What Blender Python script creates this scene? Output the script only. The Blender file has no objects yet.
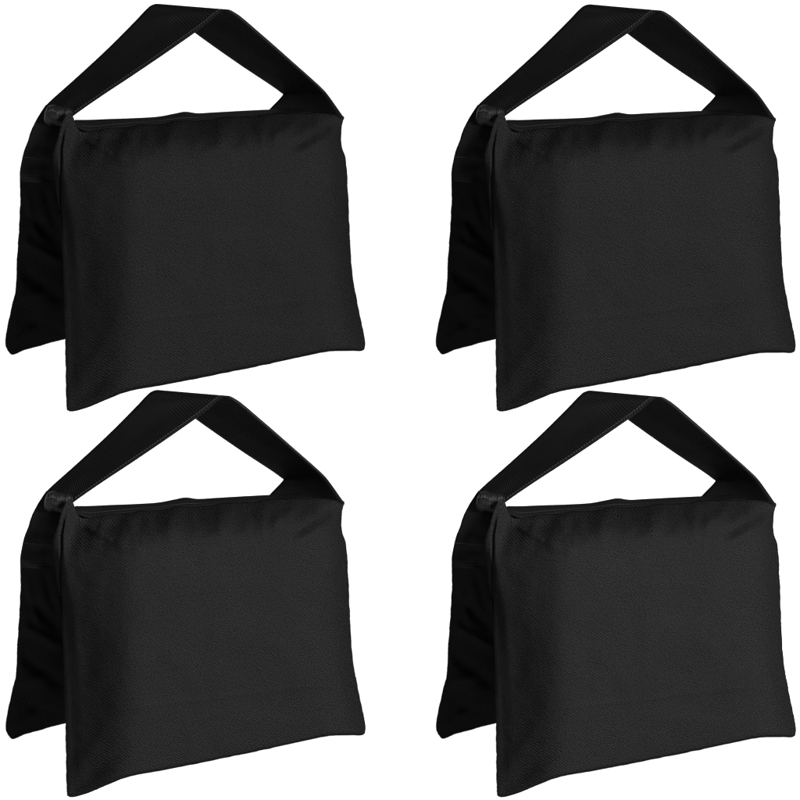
import bpy, math
from mathutils import Vector, noise

S = bpy.context.scene
COL = S.collection
K = 0.00075                       # metres per design unit
ELEV = math.asin(0.45)            # camera looks down this much
SE, CE = math.sin(ELEV), math.cos(ELEV)
AX, AY = 0.911, 0.413             # direction of the bag's length on the floor

# ------------------------------------------------------------------ helpers
def P(X, Y, b):
    """measured outline point + its distance b through the bag -> local metres"""
    x = X - 68.0; yu = 411.0 - Y
    a = (x + AY*b)/AX
    z = (yu - SE*(AY*a + AX*b))/CE
    a -= 161; b -= 70
    return Vector(((a*AX - b*AY)*K, (a*AY + b*AX)*K, z*K))

BDIR = Vector((-AY, AX, 0))       # through the bag, away from its front

def cr(p0, p1, p2, p3, t):
    def tj(ti, a, b): return ti + max(1e-6, (Vector(b)-Vector(a)).length)**0.5
    t0 = 0; t1 = tj(t0, p0, p1); t2 = tj(t1, p1, p2); t3 = tj(t2, p2, p3)
    t = t1 + (t2-t1)*t
    p0, p1, p2, p3 = map(Vector, (p0, p1, p2, p3))
    A1 = (t1-t)/(t1-t0)*p0 + (t-t0)/(t1-t0)*p1
    A2 = (t2-t)/(t2-t1)*p1 + (t-t1)/(t2-t1)*p2
    A3 = (t3-t)/(t3-t2)*p2 + (t-t2)/(t3-t2)*p3
    B1 = (t2-t)/(t2-t0)*A1 + (t-t0)/(t2-t0)*A2
    B2 = (t3-t)/(t3-t1)*A2 + (t-t1)/(t3-t1)*A3
    return (t2-t)/(t2-t1)*B1 + (t-t1)/(t2-t1)*B2

def dense(pts, n=16):
    e0 = [2*a-b for a, b in zip(pts[0], pts[1])]
    e1 = [2*a-b for a, b in zip(pts[-1], pts[-2])]
    q = [e0] + [list(p) for p in pts] + [e1]
    out = []
    for i in range(1, len(q)-2):
        for j in range(n):
            out.append(cr(q[i-1], q[i], q[i+1], q[i+2], j/n))
    out.append(Vector(pts[-1]))
    return out

def curve(pts):
    """arc-length parametrised smooth curve through pts"""
    d = dense(pts); L = [0]
    for i in range(1, len(d)): L.append(L[-1] + (d[i]-d[i-1]).length)
    T = L[-1]
    def f(t):
        s = min(max(t, 0), 1)*T
        lo, hi = 0, len(L)-1
        while hi-lo > 1:
            m = (lo+hi)//2
            if L[m] <= s: lo = m
            else: hi = m
        w = (s-L[lo])/max(1e-9, L[hi]-L[lo])
        return d[lo]*(1-w) + d[hi]*w
    return f

def mesh_obj(name, verts, faces, mat, parent, uvs=None, smooth=True):
    me = bpy.data.meshes.new(name)
    me.from_pydata([tuple(v) for v in verts], [], faces)
    if uvs:
        uvl = me.uv_layers.new(name='UVMap')
        li = [0]*len(me.loops); me.loops.foreach_get('vertex_index', li)
        flat = []
        for i in li: flat.extend(uvs[i])
        uvl.data.foreach_set('uv', flat)
    if smooth: me.polygons.foreach_set('use_smooth', [True]*len(me.polygons))
    me.materials.append(mat)
    o = bpy.data.objects.new(name, me); COL.objects.link(o)
    if parent: o.parent = parent
    return o

def ramp(t, p=4.0):
    if t <= 0: return 0.0
    return t/(1+t**p)**(1/p)

def sstep(a, b, x):
    t = min(max((x-a)/(b-a), 0), 1); return t*t*(3-2*t)

def crease(x, y, x0, y0, x1, y1, w, amp):
    """a fold along a segment of the cloth, fading out at its ends"""
    dx, dy = x1-x0, y1-y0; L2 = dx*dx+dy*dy
    t = ((x-x0)*dx+(y-y0)*dy)/L2
    if t < -0.15 or t > 1.15: return 0.0
    px, py = x0+t*dx, y0+t*dy
    d = math.hypot(x-px, y-py)
    if d > 4*w: return 0.0
    f = sstep(-0.15, 0.2, t)*(1-sstep(0.8, 1.15, t))
    return amp*f*math.exp(-(d/w)**2)

# ---------------------------------------------------------------- materials
def nodes(name):
    m = bpy.data.materials.new(name); m.use_nodes = True
    nt = m.node_tree; bs = nt.nodes['Principled BSDF']
    return m, nt, bs

def mth(nt, op, a, b=None, c=None):
    n = nt.nodes.new('ShaderNodeMath'); n.operation = op
    for i, v in enumerate((a, b, c)):
        if v is None: continue
        if isinstance(v, (int, float)): n.inputs[i].default_value = v
        else: nt.links.new(v, n.inputs[i])
    return n.outputs[0]

def cloth(name, base, diag=0.5, grain=0.6, rough=0.62, spec=0.10, pitch=2.6, ang=-50, bump=0.5, nb=0.3):
    m, nt, bs = nodes(name)
    L = nt.links.new
    tc = nt.nodes.new('ShaderNodeTexCoord')
    mp = nt.nodes.new('ShaderNodeMapping'); mp.inputs['Rotation'].default_value[2] = math.radians(ang)
    L(tc.outputs['UV'], mp.inputs['Vector'])
    # slow drift keeps the twill lines from being ruler straight
    wv = nt.nodes.new('ShaderNodeTexWave'); wv.wave_type = 'BANDS'; wv.bands_direction = 'Y'
    wv.inputs['Scale'].default_value = 2*math.pi/pitch/20
    wv.inputs['Distortion'].default_value = 0.9
    wv.inputs['Detail'].default_value = 1; wv.inputs['Detail Scale'].default_value = 0.6
    L(mp.outputs[0], wv.inputs['Vector'])
    n1 = nt.nodes.new('ShaderNodeTexNoise'); n1.inputs['Scale'].default_value = 1.2
    n1.inputs['Detail'].default_value = 2; L(tc.outputs['UV'], n1.inputs['Vector'])
    n2 = nt.nodes.new('ShaderNodeTexNoise'); n2.inputs['Scale'].default_value = 0.02
    n2.inputs['Detail'].default_value = 3; L(tc.outputs['UV'], n2.inputs['Vector'])
    w0 = mth(nt, 'MULTIPLY', mth(nt, 'SUBTRACT', wv.outputs['Fac'], 0.5), diag)
    g0 = mth(nt, 'MULTIPLY', mth(nt, 'SUBTRACT', n1.outputs['Fac'], 0.5), grain*3)
    c0 = mth(nt, 'MULTIPLY', mth(nt, 'SUBTRACT', n2.outputs['Fac'], 0.5), 0.15)
    s = mth(nt, 'ADD', mth(nt, 'ADD', w0, g0), c0)
    s = mth(nt, 'MAXIMUM', mth(nt, 'ADD', s, 1.0), 0.25)
    s = mth(nt, 'POWER', s, 1.8)   # glints on the threads, painted into the base colour as bright flecks
    vm = nt.nodes.new('ShaderNodeVectorMath'); vm.operation = 'SCALE'
    vm.inputs[0].default_value = base; L(s, vm.inputs['Scale'])
    L(vm.outputs[0], bs.inputs['Base Color'])
    bs.inputs['Roughness'].default_value = rough
    bs.inputs['Specular IOR Level'].default_value = spec
    h = mth(nt, 'ADD', mth(nt, 'MULTIPLY', wv.outputs['Fac'], diag), mth(nt, 'MULTIPLY', n1.outputs['Fac'], grain*nb))
    bp = nt.nodes.new('ShaderNodeBump'); bp.inputs['Strength'].default_value = bump
    bp.inputs['Distance'].default_value = K*0.8
    L(h, bp.inputs['Height']); L(bp.outputs[0], bs.inputs['Normal'])
    return m

NYLON = cloth('black_nylon', (0.0046, 0.0046, 0.00463), diag=0.45, grain=1.9, ang=46, pitch=2.3, spec=0.0, bump=0.4, nb=0.03)
LINING = cloth('black_nylon_inner', (0.0044, 0.0044, 0.0044), diag=0.4, grain=0.6, ang=50, spec=0.0)
WEB = cloth('black_webbing', (0.0012, 0.0012, 0.0012), diag=0.7, grain=1.0, pitch=2.6, ang=0, rough=0.6, spec=0.03, bump=0.5)
WEBLOOP = cloth('black_webbing_fold', (0.0028, 0.0028, 0.0028), diag=0.6, grain=1.2, pitch=2.2, ang=80, rough=0.5, spec=0.06, bump=0.4)
THREAD, _nt, _b = nodes('stitch_thread')
_b.inputs['Base Color'].default_value = (0.0085, 0.0085, 0.0085, 1); _b.inputs['Roughness'].default_value = 0.6
_b.inputs['Specular IOR Level'].default_value = 0.2
# white floor sheet, made translucent so added light from below keeps it shadowless
WHITE = bpy.data.materials.new('white_translucent'); WHITE.use_nodes = True
_nt = WHITE.node_tree; _nt.nodes.clear()
_o = _nt.nodes.new('ShaderNodeOutputMaterial'); _mx = _nt.nodes.new('ShaderNodeMixShader')
_d = _nt.nodes.new('ShaderNodeBsdfDiffuse'); _t = _nt.nodes.new('ShaderNodeBsdfTranslucent')
_d.inputs[0].default_value = (0.95, 0.95, 0.95, 1); _t.inputs[0].default_value = (0.95, 0.95, 0.95, 1)
_mx.inputs[0].default_value = 0.6
_nt.links.new(_d.outputs[0], _mx.inputs[1]); _nt.links.new(_t.outputs[0], _mx.inputs[2])
_nt.links.new(_mx.outputs[0], _o.inputs['Surface'])

# ------------------------------------------------------------------- pouch
def wob(q):
    a = noise.noise(Vector((q.x*0.11, q.y*0.11, 2.2))); b = noise.noise(Vector((q.x*0.11, q.y*0.11, 7.7)))
    c = noise.noise(Vector((q.x*0.45, q.y*0.45, 5.1))); d = noise.noise(Vector((q.x*0.45, q.y*0.45, 1.9)))
    return Vector((0.5*a + 0.25*c, 0.4*b + 0.2*d))

def pouch(name, bottom, top, left, right, bseam, hfront, hback, mat, parent, n=210):
    B, T, Lf, R = curve(bottom), curve(top), curve(left), curve(right)
    c00, c10, c01, c11 = B(0), B(1), T(0), T(1)
    Bs = [B(i/n) for i in range(n+1)]; Ts = [T(i/n) for i in range(n+1)]
    Ls = [Lf(i/n) for i in range(n+1)]; Rs = [R(i/n) for i in range(n+1)]
    verts, uvs, faces = [], [], []
    grid = {}
    for j in range(n+1):
        v = j/n
        for i in range(n+1):
            u = i/n
            q = (Bs[i]*(1-v) + Ts[i]*v + Ls[j]*(1-u) + Rs[j]*u
                 - (c00*(1-u)*(1-v) + c10*u*(1-v) + c01*(1-u)*v + c11*u*v))
            q = q + wob(q)
            bsm = bseam(u, v)
            hf = hfront(u, v, q.x, q.y) if 0 < i < n and 0 < j < n else 0.0
            grid[i, j] = len(verts)
            verts.append(P(q.x, q.y, bsm - hf))
            uvs.append((u*300, v*300))
    back = {}
    for j in range(n+1):
        v = j/n
        for i in range(n+1):
            u = i/n
            if i in (0, n) or j in (0, n): back[i, j] = grid[i, j]; continue
            q = (Bs[i]*(1-v) + Ts[i]*v + Ls[j]*(1-u) + Rs[j]*u
                 - (c00*(1-u)*(1-v) + c10*u*(1-v) + c01*(1-u)*v + c11*u*v))
            q = q + wob(q)
            back[i, j] = len(verts)
            verts.append(P(q.x, q.y, bseam(u, v)) + BDIR*K*hback(u, v))
            uvs.append((u*300+7, v*300+3))
    for j in range(n):
        for i in range(n):
            faces.append((grid[i, j], grid[i+1, j], grid[i+1, j+1], grid[i, j+1]))
            faces.append((back[i, j+1], back[i+1, j+1], back[i+1, j], back[i, j]))
    return mesh_obj(name, verts, faces, mat, parent, uvs)

FT = [(72,112),(76,121),(81.5,131.5),(96,131),(112,128.4),(125,127.8),(140,125.4),(160,124.6),(180,121.4),(200,121.2),(225,118),(250,116.8),(275,114),(300,113.4),(330,114),(345,119)]
FB = [(67,410),(70,411.5),(76,411),(88,407.5),(104,401),(120,394.5),(133,390.5),(160,386),(200,378.5),(260,366.5),(305,357),(330,352.3),(350,351.6),(362,351.8),(365.5,350)]
FL = [(67,410),(66,395),(65.5,350),(64.5,300),(63,250),(60,212),(57,190),(55.5,175),(53,158),(57,143),(62,128),(66,118),(72,112)]
FR = [(365.5,350),(366.5,345),(364,330),(358,302),(353,270),(351,240),(349.5,205),(348.5,180),(346.5,158),(343,146),(342.5,132),(345,119)]

def front_seam(u, v):
    top = 62 - 25*u
    return top*v**1.15 + 14*math.sin(math.pi*u)*(1-v)**2

F_CREASES = [
    # (x0,y0,x1,y1,width,amp) amp > 0 stands out, < 0 dips
    (76,135, 95,144, 2.6, 5.0), (95,144, 112,154, 3.5, 4.5), (112,154, 142,166, 5, 3.0), (83,136, 100,141, 3.4, -4.5),
    (98,136, 150,148, 6, -2.0),
    (338,124, 292,148, 6, -5.0), (340,130, 300,156, 5, 3.0), (300,120, 272,140, 6, 2.4),
    (250,121, 238,148, 6, -3.0), (218,124, 222,150, 6, 2.2), (198,126, 206,150, 6, -2.6),
    (176,128, 164,150, 7, 2.2), (140,130, 152,156, 6, -2.6), (128,132,134,146,5,1.8),
    (350,162, 338,200, 4, -2.0), (344,150, 330,190, 5, 2.2),
    (130,322, 215,312, 3.0, 1.1), (215,312, 320,300, 3.2, 0.9),
    (332,300, 333,345, 5, -2.0), (345,322, 330,352, 4, 1.6), (352,300,338,330,4,-1.6),
    (66,395, 110,340, 8, 2.2), (80,400, 128,360, 6, -1.6),
    (170,210, 240,196, 6, 0.8), (240,196, 330,205, 7, 0.7), (190,232,280,226,7,-0.7),
    (75,170, 96,200, 7, 1.0),
    (160,262, 200,300, 9, 0.9), (270,240, 320,280, 9, -1), (228,330, 300,340, 8, 0.8),
]
def front_h(u, v, x, y):
    wl = 0.205 + 0.08*v + 0.012*noise.noise(Vector((v*5.0, 2.2, 0)))
    # outer seam allowance, then the stuffed body
    r = ramp(u/wl, 9) * ramp((1-u)/0.050, 3) * ramp((1-v)/0.105, 4) * ramp(v/0.008, 6)
    body = 70 + 8*math.sin(math.pi*u) - 17*((v-0.42)/0.58)**2
    h = body*r
    e = min(u*300, (1-u)*300, v*280, (1-v)*280)/14
    f = min(1, e)
    w = noise.noise(Vector((x*0.018, y*0.014, 3.1)))*3.0 + noise.noise(Vector((x*0.05, y*0.04, 9.7)))*0.9
    # gathers below the top seam
    g = sstep(0.80, 0.95, v)*(noise.noise(Vector((x*0.060, y*0.020, 1.4)))*5.0 + noise.noise(Vector((x*0.12, y*0.03, 6.4)))*2.0)
    # flank drape
    w += (1-sstep(0.12, 0.3, u))*noise.noise(Vector((x*0.05, y*0.025, 5.5)))*1.6
    h += f*(w + g)
    for c in F_CREASES: h += f*crease(x, y, *c)
    # stitched groove beside the side seam
    h -= 4.5*math.exp(-((x-(62 if y>150 else 62+(150-y)*0.16))/1.3)**2)*sstep(250, 215, y) if y < 250 and u < .1 else 0
    h += 0.6*math.exp(-((u*300-4)/2.5)**2)
    return h
def front_back_h(u, v):
    return 24*ramp(u/0.2, 3)*ramp((1-u)/0.2, 3)*ramp((1-v)/0.2, 3)*ramp(v/0.15, 3)

# back pouch
BT = [(47,106),(58,113),(80,125),(130,123),(180,120),(275,113),(330,112)]
BB = [(7,350),(11,354.5),(16,353.5),(24,350),(40,345.5),(64,339),(120,326),(200,312),(280,300),(308,297)]
BL = [(7,350),(4.8,344),(6.5,330),(10,312),(15,292),(17,262),(19,232),(20.7,200),(20.8,175),(23,158),(29,140),(36,122),(47,106)]
BR = [(308,297),(314,240),(320,180),(330,112)]
def back_seam(u, v):
    return 141 + (100-25*u-141)*v**1.1
B_CREASES = [(22,240, 62,262, 5, 5), (30,215, 60,245, 5, -5), (14,300, 50,290, 6, 4), (20,270,60,300,6,-5),
             (10,345,50,318,5,4), (28,322,62,330,5,-3), (24,190, 40,240, 4, 3), (45,190,56,230,4,-3)]
def back_h(u, v, x, y):
    r = ramp(u/0.16, 3)*ramp((1-u)/0.1, 3)*ramp((1-v)/0.2, 3)*ramp(v/0.09, 3)
    f = min(1, min(u*300, v*280, (1-u)*300, (1-v)*280)/10)
    h = 24*r + f*noise.noise(Vector((x*0.04, y*0.03, 8.3)))*4
    for c in B_CREASES: h += f*crease(x, y, *c)
    return h
def back_back_h(u, v):
    return 38*ramp(u/0.24, 3)*ramp((1-u)/0.2, 3)*ramp((1-v)/0.26, 3)*ramp(v/0.12, 3)

# ------------------------------------------------------- ruled strips of cloth
def ruled(name, rails, mat, parent, n=160, m=10, thick=2.4, bulge=0.0, uvw=80, uvl=400, wob=0.0, off=1, skew=0.0):
    """surface through rails, each a list of (X, Y, b); thickness from Solidify"""
    cs = []
    for r in rails:
        # rails share their index parameter, so stations stay paired
        d = dense(r, 12); cs.append(d)
    N = len(cs[0])
    rows = []
    for q in range(N):
        rows.append([c[q] for c in cs])
    verts, uvs, faces = [], [], []
    seg = (len(rails)-1)*m
    arc = [0.0]
    for i in range(1, N): arc.append(arc[-1] + (rows[i][0].to_2d()-rows[i-1][0].to_2d()).length)
    for i, row in enumerate(rows):
        for j in range(seg+1):
            t = j/m; k = min(int(t), len(rails)-2); w = t-k
            p = row[k]*(1-w) + row[k+1]*w
            ww = j/seg
            b = p.z - bulge*math.sin(math.pi*ww)
            nz = noise.noise(Vector((i*0.11, ww*2.3, 4.2)))*wob*math.sin(math.pi*ww)
            verts.append(P(p.x, p.y, b + nz))
            uvs.append((ww*uvw, arc[i]/arc[-1]*uvl + ww*skew))
    for i in range(N-1):
        for j in range(seg):
            a = i*(seg+1)+j
            faces.append((a, a+1, a+seg+2, a+seg+1))
    o = mesh_obj(name, verts, faces, mat, parent, uvs)
    md = o.modifiers.new('thickness', 'SOLIDIFY'); md.thickness = thick*K; md.offset = off
    return o, rows

H_FAR = [(44,109,97),(50,102.5,99),(78,77.5,98),(110,48,96),(138,20,95),(147,10.5,95),(152.5,6,95),(160,4.5,95),(169,10.5,95),(200,34,93),(240,62,90),(281,89.5,85),(285.5,94,84),(268,113,80)]
H_NEAR = [(70,117.5,73),(77,113,74),(115,87.5,66),(155,61,60),(196,33,56),(213,20.5,54),(221,13.8,53),(228.5,10.4,52),(237,14,52),(262,34.5,50),(290,59,47),(323,88.5,43),(328,94,42),(345.5,118.5,38)]

def stitch(name, rows, w, q0, q1, parent, mat, rise, r=0.42, gap=2):
    """running stitches along a strip: short raised threads"""
    pts = []
    for q in range(q0, q1):
        a, b = rows[q]
        p = a*(1-w) + b*w
        pts.append(P(p.x, p.y, p.z - rise))
    # resample
    L = [0]
    for i in range(1, len(pts)): L.append(L[-1]+(pts[i]-pts[i-1]).length)
    step = 3.2*K; verts, faces = [], []
    def at(s):
        for i in range(1, len(L)):
            if L[i] >= s:
                t = (s-L[i-1])/max(1e-9, L[i]-L[i-1]); return pts[i-1]*(1-t)+pts[i]*t
        return pts[-1]
    s = 0
    while s + step*0.7 < L[-1]:
        a, b = at(s), at(s+step*0.88)
        d = (b-a).normalized(); up = d.cross(Vector((0.3, -0.8, 0.5))).normalized(); sd = d.cross(up)
        base = len(verts)
        for p, rr in ((a, 0.3), (a*0.7+b*0.3, 1), (a*0.3+b*0.7, 1), (b, 0.3)):
            for k in range(5):
                an = 2*math.pi*k/5
                verts.append(p + (up*math.cos(an)+sd*math.sin(an))*r*K*rr)
        for ring in range(3):
            for k in range(5):
                faces.append((base+ring*5+k, base+ring*5+(k+1)%5, base+ring*5+5+(k+1)%5, base+ring*5+5+k))
        s += step
    return mesh_obj(name, verts, faces, mat, parent)

# ---------------------------------------------------------------- one sandbag
def make_bag():
    root = bpy.data.objects.new('saddle_sandbag', None); COL.objects.link(root)
    root.empty_display_size = 0.05
    pouch('front_pouch', FB, FT, FL, FR, front_seam, front_h, front_back_h, NYLON, root)
    pouch('back_pouch', BB, BT, BL, BR, back_seam, back_h, back_back_h, LINING, root, n=150)
    # top panel joining the two pouches: front seam > crest > back seam
    xs = [76,90,110,135,160,176,186,198,215,245,275,305,330,341,345]
    fy = [127,132,129.5,126.5,124.5,123,122.5,121.5,120,117.5,115.5,114,114.8,117,118.5]
    ry = [120.5,120.6,119.6,118.6,117.2,114.6,112.9,114.3,113.4,111.8,110.2,110,113,116,117.5]
    r1, r2, r3 = [], [], []
    for x, a, c in zip(xs, fy, ry):
        u = (x-72)/273
        f = 62-25*u
        c += 0.9*noise.noise(Vector((x*0.09, 3.3, 0))); a += 0.8*noise.noise(Vector((x*0.07, 8.3, 0)))
        r1.append((x, a, f+1)); r2.append((x, c, f+20)); r3.append((x-4, c+8, f+38))
    top, trw = ruled('top_panel', [r1, r2, r3], TOPM, root, bulge=0, uvw=30, uvl=300, thick=1.5, off=0, m=5)
    stitch('stitching', [[a, b] for a, b, c in trw], 0.45, 6, len(trw)-40, top, THREAD2, 1.6, r=0.35)
    # handle of folded webbing
    h, rows = ruled('handle', [H_FAR, H_NEAR], WEB, root, m=16, thick=2.6, uvw=42, uvl=430, wob=1.2, off=-1, skew=32)
    n = len(rows)
    k = 12
    stitch('stitching', rows, 0.93, k, int(k*7.0), h, THREAD, 1.4)
    stitch('stitching', rows, 0.955, int(k*7.6), k*12, h, THREAD, 3.6)
    # tab of webbing sewn down the end of the back pouch
    tl = [(47,105,95),(37,121,96),(29.3,140,99),(23.4,158,102),(21.0,172,103),(21.2,181,103)]
    tm = [(58,110,86),(52,124,86),(46,142,86),(42,158,86),(41,172,84),(41,182.5,83)]
    tr = [(72,116,80),(68,128,79),(66,144,78),(64,160,76),(64,172,75),(64,184,74)]
    tab, trow = ruled('webbing_tab', [tl, tm, tr], WEBTAB, root, m=8, thick=1.6, uvw=50, uvl=80, wob=2.5, off=0)
    rr = [[a, (b-a)*0+c] for a, b, c in trow]
    # cross stitches on the tab
    line = [[Vector((22.5+i*2.2, 157.0+i*0.16+0.4*math.sin(i), 101-i*1.3))]*2 for i in range(18)]
    stitch('stitching', line, 0.5, 0, 18, tab, THREAD2, 3.5, r=0.4)
    # folded end of the strap, a soft roll of ribbed webbing
    verts, faces, uvs = [], [], []
    c0, c1 = Vector((45.5,113.5)), Vector((72,120))
    NS, NR = 40, 32
    for i in range(NS+1):
        t = i/NS
        c = c0.lerp(c1, t)
        rr_ = math.sqrt(max(0, 1-max(0, (0.30-t)/0.30)**2.6))*(1.0+0.05*math.sin(t*9))
        for j in range(NR):
            an = 2*math.pi*j/NR
            wv = 1+0.05*math.sin(an*3+t*5)*1.4+0.03*math.sin(t*26)
            yy = c.y - 9.8*rr_*wv*math.copysign(abs(math.sin(an))**0.8, math.sin(an))
            bb = 84-6*t - 8*rr_*wv*math.cos(an)
            verts.append(P(c.x + 2.5*math.sin(an)*rr_, yy, bb)); uvs.append((t*30, j/NR*60))
    for i in range(NS):
        for j in range(NR):
            faces.append((i*NR+j, (i+1)*NR+j, (i+1)*NR+(j+1) % NR, i*NR+(j+1) % NR))
    faces.append(tuple(range(NR)))
    lp = mesh_obj('strap_fold', verts, faces, WEBLOOP, root, uvs)
    line = [[Vector((46+i*2.0, 111.0+0.9*math.sin(i*1.3)+i*0.15, 73-i*0.6))]*2 for i in range(10)]
    stitch('stitching', line, 0.5, 0, 10, lp, THREAD2, 1.4, r=0.6)
    return root

TOPM = cloth('black_nylon_hem', (0.0032, 0.0032, 0.0032), diag=0.4, grain=1.2, ang=48, pitch=2.4, spec=0.01, bump=0.5)
WEBTAB = cloth('black_webbing_tab', (0.0023, 0.0023, 0.0023), diag=0.25, grain=0.6, pitch=2.5, ang=0, spec=0.03)
THREAD2, _nt, _b = nodes('loop_thread')
_b.inputs['Base Color'].default_value = (0.008, 0.009, 0.009, 1); _b.inputs['Roughness'].default_value = 0.6
_b.inputs['Specular IOR Level'].default_value = 0.1

proto = make_bag()

# ----------------------------------------------------------------- camera
DIST = 25.0
cd = bpy.data.cameras.new('camera'); cam = bpy.data.objects.new('camera', cd); COL.objects.link(cam)
cam.location = (0, -DIST*CE, DIST*SE)
cam.rotation_euler = (math.pi/2 - ELEV, 0, 0)
cd.sensor_width = 36; cd.lens = 36*DIST/(800*K)
cd.clip_start = 1; cd.clip_end = 200
S.camera = cam

def floor_point(X, Y):
    """where the floor is seen at this place of the picture"""
    r = Vector(((X-400)*K/DIST, (400-Y)*K/DIST, -1))
    d = Vector((r.x, r.y*SE + CE, r.y*CE - SE))
    t = -cam.location.z/d.z
    return cam.location + d*t, t/DIST

def kids(o): return [c for c in bpy.data.objects if c.parent == o]
def copy_tree(o, parent=None):
    c = o.copy(); COL.objects.link(c); c.parent = parent
    for k_ in kids(o): copy_tree(k_, c)
    return c

# base centre of a bag relative to its front corner, seen in the picture
corner = P(68, 411, 0)
spots = [((0, 0), 'black nylon saddle sandbag with webbing handle, upper left of the four bags'),
         ((430, 0), 'black nylon saddle sandbag with webbing handle, upper right of the four bags'),
         ((0.3, 385.7), 'black nylon saddle sandbag with webbing handle, lower left of the four bags'),
         ((430.3, 385.7), 'black nylon saddle sandbag with webbing handle, lower right of the four bags')]
bags = [proto] + [copy_tree(proto) for _ in spots[1:]]
for o, ((dx, dy), lab) in zip(bags, spots):
    fp, sc = floor_point(68+dx, 411+dy)
    yaw = -math.atan2(fp.x + 0.1, DIST*CE)
    from mathutils import Matrix
    c = Matrix.Rotation(yaw, 3, 'Z') @ (corner*sc)
    o.location = fp - c; o.rotation_euler = (0, 0, yaw); o.scale = (sc, sc, sc)
    o['label'] = lab; o['category'] = 'sandbag'; o['group'] = 'four matching black sandbags'

# ----------------------------------------------------------------- setting
fl = mesh_obj('floor', [(-5, -5, -0.003), (5, -5, -0.003), (5, 5, -0.003), (-5, 5, -0.003)], [(0, 1, 2, 3)], WHITE, None, smooth=False)
fl['kind'] = 'structure'

w = bpy.data.worlds.new('World'); S.world = w; w.use_nodes = True
w.node_tree.nodes['Background'].inputs[0].default_value = (1, 1, 1, 1)
w.node_tree.nodes['Background'].inputs[1].default_value = 0.4

def area(name, loc, target, size, power):
    ld = bpy.data.lights.new(name, 'AREA'); ld.shape = 'DISK'; ld.size = size; ld.energy = power
    o = bpy.data.objects.new(name, ld); COL.objects.link(o); o.location = loc
    o.rotation_euler = (Vector(target)-Vector(loc)).to_track_quat('-Z', 'Y').to_euler()
    return o
area('softbox_lamp_front', (2.35, -3.4, 2.4), (0, 0, 0.1), 1.0, 800)
# unseen fill light added under the floor to wash out the bags' shadows
u_ = area('added_fill_below', (0, 0, -1.5), (0, 0, 0), 7.0, 195)

S.render.engine = 'CYCLES'
S.cycles.max_bounces = 4
S.view_settings.view_transform = 'Standard'
S.view_settings.look = 'None'
S.view_settings.exposure = 0; S.view_settings.gamma = 1
